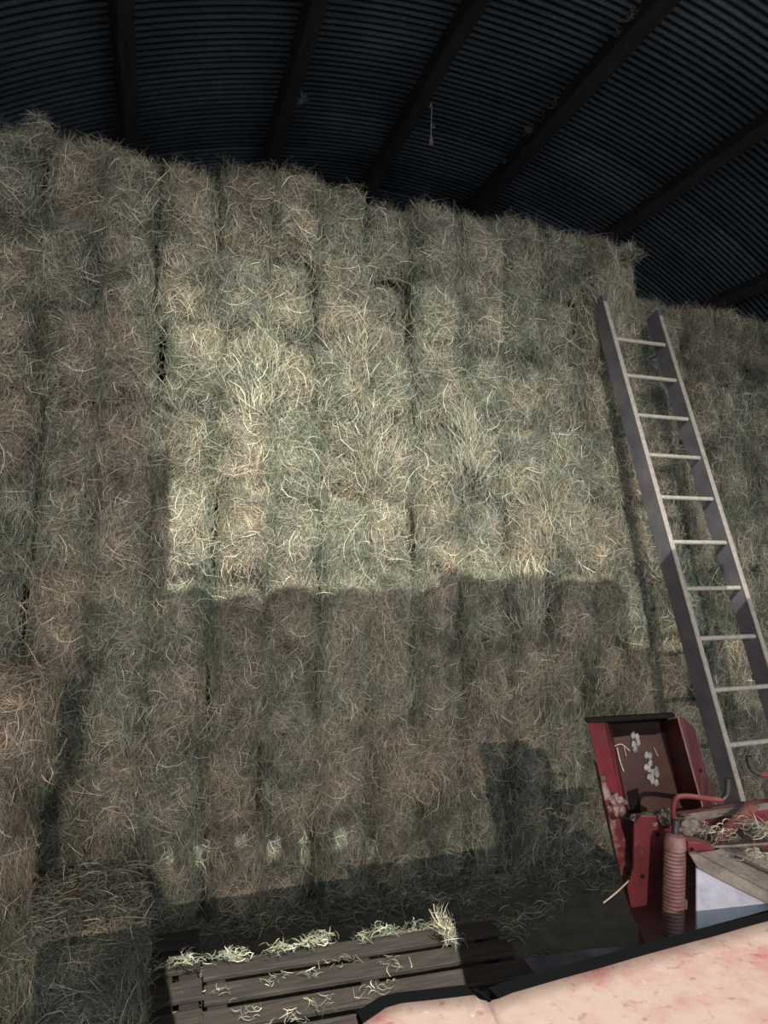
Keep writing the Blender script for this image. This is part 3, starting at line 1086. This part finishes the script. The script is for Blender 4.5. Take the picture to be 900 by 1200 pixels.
M_straw = noisy('pale_straw', [(0.3, (0.50, 0.40, 0.28)), (0.7, (0.66, 0.56, 0.42))], 60, rough=0.7)
bm = stalk([P(723, 876, ZB - 0.01), P(727, 893, ZB - 0.012), P(731, 904, ZB - 0.01)], 0.0016)
add_tube(bm, smooth_path([P(717, 876, ZB - 0.01), P(728, 872, ZB - 0.015), P(738, 880, ZB - 0.01)], 4), 0.0014, 6)
add_tube(bm, smooth_path([P(731, 874, ZB - 0.01), P(734, 886, ZB - 0.012)], 3), 0.0010, 6)
add_tube(bm, smooth_path([P(766, 876, ZB - 0.01), P(771, 886, ZB - 0.012)], 3), 0.0010, 6)
o = obj('straw', bm, M_straw)
tag(o, 'few bent straws caught inside the red trough', 'straw')
bm = stalk([P(707, 1058, 1.66), P(722, 1046, 1.68), P(741, 1028, 1.74)], 0.0020)
o = obj('straw', bm, M_straw)
tag(o, 'single pale straw sticking out from the machine side', 'straw')

# left rusty upright running down from the flange
mp('side_strap', plate([P(699, 893, ZC - 0.01), P(716, 932, ZC - 0.01), P(728, 968, ZC - 0.01), P(743, 1018, ZC - 0.01), P(752, 1045, ZC - 0.01), P(778, 1112, ZC - 0.01), P(762, 1108, ZC - 0.01), P(737, 1062, ZC - 0.01), P(722, 1000, ZC - 0.01)], 0.03), M_reddusty)
mp('strap_web', plate([P(722, 955, ZC + 0.03), P(745, 962, ZC + 0.03), P(746, 1030, ZC + 0.03), P(735, 1000, ZC + 0.03)], 0.006), M_reddark)
# main side plate
SP = 1.72
side = mp('side_plate', plate([P(743, 966, SP), P(752, 956, SP), P(790, 958, SP), P(808, 962, SP), P(812, 1130, SP), P(768, 1130, SP), P(741, 1072, SP), P(735, 1040, SP), P(743, 1018, SP)], 0.008), M_red)
for (a, b, r) in ((771, 978, 0.005), (753, 1027, 0.0055)):
    bm = bmesh.new()
    add_tube(bm, [P(a, b, SP - 0.003), P(a, b, SP + 0.003)], r, 12)
    mp('bolt_hole', bm, M_black)
for (a, b) in ((707, 912), (733, 940)):
    bm = bmesh.new()
    add_tube(bm, [P(a, b, ZC - 0.016), P(a, b, ZC + 0.004)], [0.007, 0.009], 6)
    mp('bolt_head', bm, M_rust)
# clumps of caked dust
mp('caked_dust', lump('d', P(760, 960, SP + 0.03), 0.042, 0.03, 0.012, M_dust, 1), M_dust)
mp('caked_dust', lump('d', P(782, 958, SP - 0.01), 0.022, 0.02, 0.020, M_dust, 2), M_dust)
mp('caked_dust', lump('d', P(806, 968, SP - 0.005), 0.028, 0.03, 0.022, M_dust, 4), M_dust)
mp('caked_dust', lump('d', P(722, 945, ZC - 0.01), 0.022, 0.02, 0.030, M_reddusty, 6), M_reddusty)
# thick coil spring on a rod
sc = [P(791, 990, 1.62), P(788, 1110, 1.60)]
ax = (sc[1] - sc[0])
bm = bmesh.new()
turns, L = 27, ax.length
aN = ax.normalized()
e1 = aN.orthogonal().normalized()
e2 = aN.cross(e1)
R0 = 0.0215
pts = []
for i in range(turns * 18 + 1):
    a = 2 * math.pi * i / 18
    pts.append(sc[0] + aN * (L * i / (turns * 18)) + (e1 * math.cos(a) + e2 * math.sin(a)) * R0)
add_tube(bm, pts, 0.0043, 7)
spring = mp('tension_spring', bm, M_spring, 'thick dusty pink coil spring')
for f in spring.data.polygons:
    f.use_smooth = True
bm = bmesh.new()
add_tube(bm, [sc[0] - aN * 0.026, sc[0] - aN * 0.022, sc[0] - aN * 0.010, sc[0] + aN * 0.006], [0.012, 0.021, 0.0255, 0.0262], 22)
mp('spring_cap', bm, M_spring)
bm = bmesh.new()
add_tube(bm, [sc[0] - aN * 0.058, sc[1]], 0.0075, 12)
mp('spring_rod', bm, M_steel, 'dark threaded rod')
bm = bmesh.new()
add_tube(bm, [sc[0] + aN * 0.0, sc[1]], 0.0175, 16)
mp('spring_core', bm, M_reddark)
# narrow plate right of the spring
mp('narrow_plate', plate([P(803, 1000, 1.66), P(812, 998, 1.66), P(817, 1008, 1.66), P(817, 1120, 1.66), P(801, 1120, 1.66)], 0.02), M_red)
mp('small_clip', plate([P(799, 1056, 1.60), P(806, 1055, 1.60), P(806, 1067, 1.60), P(799, 1067, 1.60)], 0.01), M_dust)
# cross beam with dusty top
mp('cross_beam', plate([P(782, 957, 1.80), P(930, 936, 1.86), P(930, 966, 1.86), P(850, 977, 1.82), P(800, 985, 1.80), P(786, 975, 1.80)], 0.02), M_redbright)
mp('beam_top', plate([P(780, 958, 1.80), P(930, 937, 1.86), P(930, 932, 1.96), P(786, 949, 1.90)], 0.006, -Uv), M_dust)
mp('dust_band', plate([P(784, 957, 1.795), P(930, 937, 1.855), P(930, 944, 1.855), P(845, 957, 1.815), P(815, 962, 1.80), P(800, 975, 1.80), P(788, 976, 1.80)], 0.006), M_dust, 'dust-caked beam face')
# diagonal brace
mp('diagonal_brace', plate([P(878, 942, 1.80), P(892, 946, 1.80), P(850, 988, 1.66), P(836, 985, 1.66)], 0.014), M_redbright)
# ledge and lower red piece
mp('ledge', plate([P(800, 975, 1.78), P(850, 972, 1.80), P(930, 958, 1.84), P(930, 985, 1.60), P(860, 990, 1.60), P(812, 992, 1.62)], 0.006, -Uv), M_dust)
mp('knuckle_plate', plate([P(806, 987, 1.60), P(822, 988, 1.60), P(838, 994, 1.60), P(836, 1000, 1.60), P(812, 1003, 1.60), P(806, 998, 1.60)], 0.03), M_redbright)
bm = bmesh.new()
add_tube(bm, [P(811, 995, 1.596), P(811, 995, 1.604)], 0.004, 10)
mp('bolt_hole', bm, M_black)
mp('inner_channel', plate([P(852, 975, 1.76), P(930, 985, 1.70), P(930, 1005, 1.66), P(868, 988, 1.70)], 0.02), M_redbright)
# dusty rail slanting to the lower right and white panel beneath
mp('frame_rail', plate([P(812, 1000, 1.58), P(842, 996, 1.60), P(858, 984, 1.66), P(940, 1020, 1.60), P(940, 1075, 1.51), P(905, 1050, 1.53)], 0.02, Fv - Uv * 0.5), M_dust)
bm = bmesh.new()
add_tube(bm, [P(862, 1004, 1.56), P(935, 1038, 1.54)], 0.004, 8)
mp('rail_lip', bm, M_rust)
mp('panel_edge', plate([P(808, 1001, 1.57), P(818, 1001, 1.57), P(905, 1048, 1.52), P(940, 1072, 1.50), P(940, 1086, 1.50), P(905, 1061, 1.51), P(818, 1018, 1.56)], 0.012), M_dust)
wp = mp('white_panel', plate([P(816, 1008, 1.575), P(905, 1055, 1.53), P(940, 1075, 1.51), P(940, 1130, 1.50), P(816, 1130, 1.55)], 0.006), M_white, 'dirty white painted sheet panel')
# hay on the machine
bm_parts = []
pc_ = [P(880, 976, 1.68), P(893, 984, 1.62), P(828, 979, 1.69), P(845, 986, 1.63), P(890, 1010, 1.50), P(870, 968, 1.76), P(900, 975, 1.68)]
o = obj('chaff_heap', mesh_from('chaff_heap', scatter_floor([(p.x, p.y, p.z + 0.003) for p in pc_], 46, 0.018, 0.03, bright=1.3, up=0.3, wmul=0.5)))
tag(o, 'chaff and short straws settled on the red machine ledge', 'chaff', kind='stuff')
# crank handles
def crank(pts, label, tip):
    bm = bmesh.new()
    add_tube(bm, smooth_path(pts, 6), 0.0062, 12)
    o = mp('crank_handle', bm, M_redbright, label)
    bm = bmesh.new()
    add_tube(bm, smooth_path(tip, 6), 0.0068, 12)
    mp('handle_tip', bm, M_steel)


crank([P(790, 972, 1.66), P(789, 955, 1.66), P(790, 940, 1.66), P(795, 934, 1.66), P(808, 933, 1.66), P(830, 936, 1.66), P(846, 937, 1.66), P(851, 932, 1.66)],
      'red crank handle left of the ladder foot', [P(846, 937, 1.66), P(852, 930, 1.66), P(853, 912, 1.66)])
crank([P(930, 909, 1.66), P(900, 908, 1.66), P(890, 907, 1.66), P(883, 903, 1.66)], 'red crank handle at the right edge', [P(890, 907, 1.66), P(882, 902, 1.66), P(878, 894, 1.66), P(877, 886, 1.66)])
# body under it all, down to the floor
bm = bmesh.new()
c = P(880, 1250, 1.95)
rot = Matrix.Rotation(-PSI, 3, 'Z')
add_box(bm, (c.x + 0.36, c.y + 0.10, 0.58), (0.95, 0.42, 0.60), rot)
bevel(bm, 0.02, 2)
mp('chassis', bm, M_red)
for (dx, dy) in ((0.0, 0.02), (0.70, -0.2)):
    bm = bmesh.new()
    add_box(bm, (c.x + dx, c.y + 0.1 + dy, 0.15), (0.07, 0.07, 0.30), rot)
    bevel(bm, 0.008, 1)
    mp('skid_leg', bm, M_red)

# ------------------------------------------------------------------ pink dusty hood in the foreground
HZ = H - 0.74
hood = thing('machine_hood', 'flat dusty pink metal hood along the bottom with a black edge', 'hood', (0.35, 0.35, 0))


def hz(px, py, dz=0.0):
    return on_z(px, py, HZ + dz)


def hood_part(name, bm, m):
    o = obj(name, bm, m)
    adopt(o, hood)
    return o


DOWN = Vector((0, 0, -1))
left_far = [hz(425, 1199), hz(452, 1181), hz(470, 1176), hz(556, 1166), hz(562, 1171), hz(572, 1173)]
s1 = hz(572, 1173)
s2 = hz(660, 1620)
p1 = [hz(572, 1173), hz(584, 1170), hz(600, 1163), hz(760, 1118), hz(900, 1079), hz(1000, 1050)]


def sheet(pts, near_pts, name):
    """gently crowned sheet between a far edge polyline and a near edge polyline"""
    bm = bmesh.new()
    n, m = 60, 30

    def samp(poly, t):
        L = [0]
        for a, b in zip(poly[:-1], poly[1:]):
            L.append(L[-1] + (b - a).length)
        d = t * L[-1]
        for i in range(len(poly) - 1):
            if d <= L[i + 1] + 1e-9:
                return poly[i].lerp(poly[i + 1], (d - L[i]) / max(1e-9, L[i + 1] - L[i]))
        return poly[-1].copy()
    g = []
    for i in range(n + 1):
        a, b = samp(pts, i / n), samp(near_pts, i / n)
        row = []
        for j in range(m + 1):
            p = a.lerp(b, j / m)
            p.z += 0.0012 * noise.noise(p * 9)
            for (dc, dr) in DENTS:
                dd = (Vector((p.x, p.y)) - Vector((dc.x, dc.y))).length
                if dd < dr:
                    p.z -= 0.0035 * (math.cos(dd / dr * math.pi) + 1)
            row.append(bm.verts.new(p))
        g.append(row)
    for i in range(n):
        for j in range(m):
            f = bm.faces.new((g[i][j], g[i][j + 1], g[i + 1][j + 1], g[i + 1][j]))
            f.smooth = True
    return bm


DENTS = [(hz(808, 1119), 0.010), (hz(605, 1172), 0.010), (hz(553, 1184), 0.010)]
nl = [hz(425, 1199) + Vector((-0.06, -0.45, 0)), s2.copy()]
nl[0] = Vector((0.05, 0.20, HZ))
nl[1] = Vector((0.28, -0.10, HZ))
nr = [Vector((0.285, -0.10, HZ)), Vector((1.45, -0.30, HZ))]
for k, (far, nr_) in enumerate(((left_far, nl), (p1, nr))):
    o = hood_part('hood_sheet', sheet(far, nr_, 'h'), M_hood)
    sm = o.modifiers.new('thick', 'SOLIDIFY')
    sm.thickness = 0.0025
    sm.offset = -1
# dents: small crescent rivets
for (a, b) in ((808, 1119), (605, 1172), (553, 1184)):
    bm = bmesh.new()
    c = hz(a, b, 0.0005)
    add_tube(bm, [c - Vector((0, 0, 0.006)), c - Vector((0, 0, 0.0052)), c - Vector((0, 0, 0.004))], [0.007, 0.0065, 0.004], 16)
    hood_part('rivet', bm, M_hood)
# near-black edge strip, standing beyond and just below the sheet
def offs(poly, d, dz):
    return [Vector((p.x - 0.35 * d, p.y + d, p.z + dz)) for p in poly]


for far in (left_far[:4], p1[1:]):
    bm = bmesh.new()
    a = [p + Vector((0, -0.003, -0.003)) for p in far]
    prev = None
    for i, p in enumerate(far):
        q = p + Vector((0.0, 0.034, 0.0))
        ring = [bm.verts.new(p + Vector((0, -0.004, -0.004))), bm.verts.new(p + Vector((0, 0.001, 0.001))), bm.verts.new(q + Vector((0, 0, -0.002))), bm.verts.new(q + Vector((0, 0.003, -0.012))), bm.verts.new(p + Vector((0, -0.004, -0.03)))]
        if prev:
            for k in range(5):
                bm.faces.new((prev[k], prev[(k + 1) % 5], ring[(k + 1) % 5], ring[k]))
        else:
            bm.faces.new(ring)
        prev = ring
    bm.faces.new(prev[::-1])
    o = hood_part('edge_strip', bm, M_edge)
    o['label'] = 'black edging'
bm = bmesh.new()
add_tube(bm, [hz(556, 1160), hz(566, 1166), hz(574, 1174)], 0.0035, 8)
hood_part('notch_strip', bm, M_edge)
# frame carrying the hood, out of the picture below it
bm = bmesh.new()
add_box(bm, (0.60, 0.35, HZ / 2 - 0.02), (0.6, 0.45, HZ - 0.06))
bevel(bm, 0.03, 2)
hood_part('hood_support', bm, M_red)
# unseen box added below the view; its top edge cuts off light from behind
ycut = 0.90
zcut = LAMP_B.z + ((H - 1.97) - LAMP_B.z) * (ycut - LAMP_B.y) / (YW - LAMP_B.y)
bm = bmesh.new()
add_box(bm, (-0.13, ycut - 0.2, (zcut + 0.35) / 2), (1.10, 0.40, zcut - 0.35))
bevel(bm, 0.006, 2)
hood_part('light_blocker', bm, M_red)
for xx in (-0.55, 0.25):
    bm = bmesh.new()
    add_box(bm, (xx, ycut - 0.2, 0.18), (0.09, 0.09, 0.36))
    bevel(bm, 0.01, 1)
    hood_part('blocker_leg', bm, M_red)

# ------------------------------------------------------------------ twine and cobwebs under the roof
x3, z3, th3 = PUR[2]
tw_top = on_y(505, 121, 5.15)
d = ray(505, 121)
# distance where the sight line reaches the purlin's right lower edge
tt = (z3 - 0.02 - H) / d.z
tw = CAM + d * tt
low = tw - Vector((0, 0, (ray(505, 121).z - ray(505, 172).z) * tt))
bm = bmesh.new()
mid = tw.lerp(low, 0.55)
add_tube(bm, smooth_path([tw + Vector((-0.012, 0, -0.05)), tw + Vector((0.004, 0, 0)), tw + Vector((0.008, 0, -0.04)), mid + Vector((0.004, 0, 0.05)), mid, low.lerp(mid, 0.3), low], 5), 0.004, 6)
twine = obj('baler_twine', bm, M_twine)
tag(twine, 'short frayed length of baler twine hanging from a roof purlin', 'twine')
twine.data.transform(Matrix.Translation(-tw))
twine.location = tw
bm = bmesh.new()
mm = mid - tw
loop = [mm + Vector((0.018 * math.cos(a) + 0.016, 0.004 * math.sin(2 * a), 0.016 * math.sin(a))) for a in np.linspace(0, 2 * math.pi, 14)]
add_tube(bm, loop, 0.0035, 6)
obj('knot', bm, M_twine, twine)
bm = bmesh.new()
ll = low - tw
for k in range(14):
    a = k * 0.9
    add_tube(bm, [ll + Vector((0, 0, 0.10)), ll + Vector((0.012 * math.cos(a), 0.012 * math.sin(a), 0.05)), ll + Vector((0.014 * math.cos(a + 1), 0.014 * math.sin(a), 0.0))], 0.0028, 4)
obj('frayed_end', bm, M_twine, twine)

x4, z4, th4 = PUR[3]
for (px_, py_, sz, lab) in ((654, 121, 0.055, 'pale cobweb clump on the wide purlin, middle of its left edge'),
                            (727, 38, 0.05, 'pale cobweb clump highest on the wide purlin'),
                            (745, 18, 0.05, 'cobweb tuft at the top frame edge on the wide purlin'),
                            (640, 140, 0.035, 'small cobweb tuft just below the middle clump'),
                            (620, 152, 0.03, 'small dusty tuft lower down the wide purlin'),
                            (594, 190, 0.03, 'lowest dusty tuft on the wide purlin'),
                            (354, 116, 0.035, 'thin pale cobweb on the second purlin from the left')):
    pr = PUR[3] if px_ > 500 else PUR[1]
    dd = ray(px_, py_)
    # put it where the sight line meets the roof skin inside the purlin's edge
    c = np.array([CX, CZ - H])
    d2 = np.array([dd.x, dd.z])
    A = d2 @ d2
    B = d2 @ c
    t = (B + math.sqrt(B * B - A * (c @ c - (RAD - 0.05) ** 2))) / A
    p = CAM + dd * t
    bm = bmesh.new()
    for k in range(46):
        a = Vector(rng.normal(0, 1, 3)) * sz * 0.45
        b = a + Vector(rng.normal(0, 1, 3)) * sz * 0.8
        add_tube(bm, [p + a, p + (a + b) * 0.5 + Vector((0, 0, -0.01)), p + b], 0.0022, 4)
    o = obj('cobweb', bm, M_cob)
    tag(o, lab, 'cobweb', 'cobwebs on the purlins')

# ------------------------------------------------------------------ work lamp housings (above and beside the camera, out of the picture)
def lamp_geometry(name, L, label):
    t = thing(name, label, 'work lamp', L)
    bm = bmesh.new()
    add_box(bm, (0, -0.075, 0), (0.16, 0.09, 0.12))
    bevel(bm, 0.012, 2)
    obj('housing', bm, M_lampbody, t)
    bm = bmesh.new()
    add_tube(bm, [(0, -0.075, 0.05), (0, -0.085, 0.13)], 0.012, 10)
    obj('bracket', bm, M_steel, t)
    return t


la = lamp_geometry('work_lamp', LAMP_A, 'black work lamp above the machine with an added slotted guard bar')
adopt(SPOT_A, la)
lb = lamp_geometry('work_lamp', LAMP_B, 'black yard lamp high at the open end of the barn')
adopt(SPOT_B, lb)

# perforated guard bar in front of the high lamp: unseen, added to shape the beam on the hay face
YG = 0.05


def mask_pt(px, py, ywall=YW):
    W = on_y(px, py, ywall)
    t = (YG - LAMP_A.y) / (W.y - LAMP_A.y)
    p = LAMP_A + (W - LAMP_A) * t
    return p.x, p.z


def tri_cells(xs, ztops, zbot, holes):
    """plate from vertical strips with rectangular holes, each strip a box"""
    bm = bmesh.new()
    for (xa, xb, zt) in ztops:
        cuts = [(zbot, zt)]
        add_box(bm, ((xa + xb) / 2, YG, (zt + zbot) / 2), (xb - xa, 0.001, zt - zbot))
    return bm


pf = on_z(350, 1098, 0.10)
zb = LAMP_A.z + (pf.z - LAMP_A.z) * (YG - LAMP_A.y) / (pf.y - LAMP_A.y)
stops = [(120, 190, 1000), (190, 515, 700), (515, 552, 680), (552, 735, 690), (735, 835, 762), (835, 905, 835)]
stops = [(190, 515, 700), (515, 552, 680), (552, 735, 690), (735, 835, 762), (835, 1300, 835)]
spots = [(197, 1016, 4.5, 12), (236, 1005, 8, 16), (280, 1000, 6, 11), (320, 1000, 8, 14), (358, 997, 7.5, 14), (398, 994, 7, 15), (435, 993, 6, 11)]
bm = bmesh.new()
for (a, b, y) in stops:
    xa, zt = mask_pt(a, y)
    xb, _ = mask_pt(b, y)
    if a == 190:
        xa = mask_pt(170, 900)[0]
        # strips between holes
        edges = [xa]
        rows = []
        for (hx, hy, hw, hh) in spots:
            x0_, zc_ = mask_pt(hx - hw, hy)
            x1_, _ = mask_pt(hx + hw, hy)
            z0_ = mask_pt(hx, hy + hh)[1]
            z1_ = mask_pt(hx, hy - hh)[1]
            rows.append((x0_, x1_, z0_, z1_))
        cur = xa
        for (x0_, x1_, z0_, z1_) in rows:
            if x0_ > cur:
                add_box(bm, ((cur + x0_) / 2, YG, (zt + zb) / 2), (x0_ - cur, 0.001, zt - zb))
            add_box(bm, ((x1_ + x0_) / 2, YG, (zt + z1_) / 2), (x1_ - x0_, 0.001, zt - z1_))
            add_box(bm, ((x1_ + x0_) / 2, YG, (z0_ + zb) / 2), (x1_ - x0_, 0.001, z0_ - zb))
            cur = x1_
        add_box(bm, ((cur + xb) / 2, YG, (zt + zb) / 2), (xb - cur, 0.001, zt - zb))
    else:
        zlow = LAMP_A.z + ((H - 9.5) - LAMP_A.z) * (YG - LAMP_A.y) / (YW - LAMP_A.y)
        add_box(bm, ((xa + xb) / 2, YG, (zt + zlow) / 2), (xb - xa, 0.003, zt - zlow))
# short inner cheek close to the lamp: gives the soft upper edge of the beam
def inner(px, py):
    W = on_y(px, py, YW)
    return LAMP_A + (W - LAMP_A) * (0.035 / (W.y - LAMP_A.y))


cheek = [inner(-700, 556), inner(184, 556), inner(120, 100), inner(60, -400), inner(-700, -400)]
fr = [bm.verts.new(p) for p in cheek]
bk = [bm.verts.new(p + Vector((0, 0.001, 0))) for p in cheek]
bm.faces.new(fr)
bm.faces.new(bk[::-1])
for k in range(5):
    bm.faces.new((fr[k], fr[(k + 1) % 5], bk[(k + 1) % 5], bk[k]))
# solid left cheek of the guard: keeps the beam off the left of the face
xl, _ = mask_pt(196, 620)
x_l0, zl0 = mask_pt(-260, 900)
_, zhi = mask_pt(196, 535)
xt, zt_ = mask_pt(120, -100)
zdn = LAMP_A.z + ((H - 9.0) - LAMP_A.z) * (YG - LAMP_A.y) / (YW - LAMP_A.y)
ring = [(x_l0, zdn), (mask_pt(205, 900)[0], zdn), (xl, zb), (xl, zhi), (x_l0, zhi)]
fr = [bm.verts.new((x, YG - 0.0015, z)) for x, z in ring]
bk = [bm.verts.new((x, YG + 0.0015, z)) for x, z in ring]
bm.faces.new(fr)
bm.faces.new(bk[::-1])
for k in range(5):
    bm.faces.new((fr[k], fr[(k + 1) % 5], bk[(k + 1) % 5], bk[k]))
bmesh.ops.translate(bm, vec=-LAMP_A, verts=bm.verts[:])
mask = obj('lamp_mask', bm, M_lampbody, la)
bm = bmesh.new()
gx = [v.co.x for v in mask.data.vertices]
for sx in (min(gx) + 0.01, max(gx) - 0.01):
    add_tube(bm, [(math.copysign(0.07, sx), -0.08, 0.03), (sx, YG - LAMP_A.y - 0.06, zhi - LAMP_A.z - 0.02), (sx, YG - LAMP_A.y, zhi - LAMP_A.z - 0.02)], 0.005, 8)
obj('mask_arm', bm, M_steel, la)
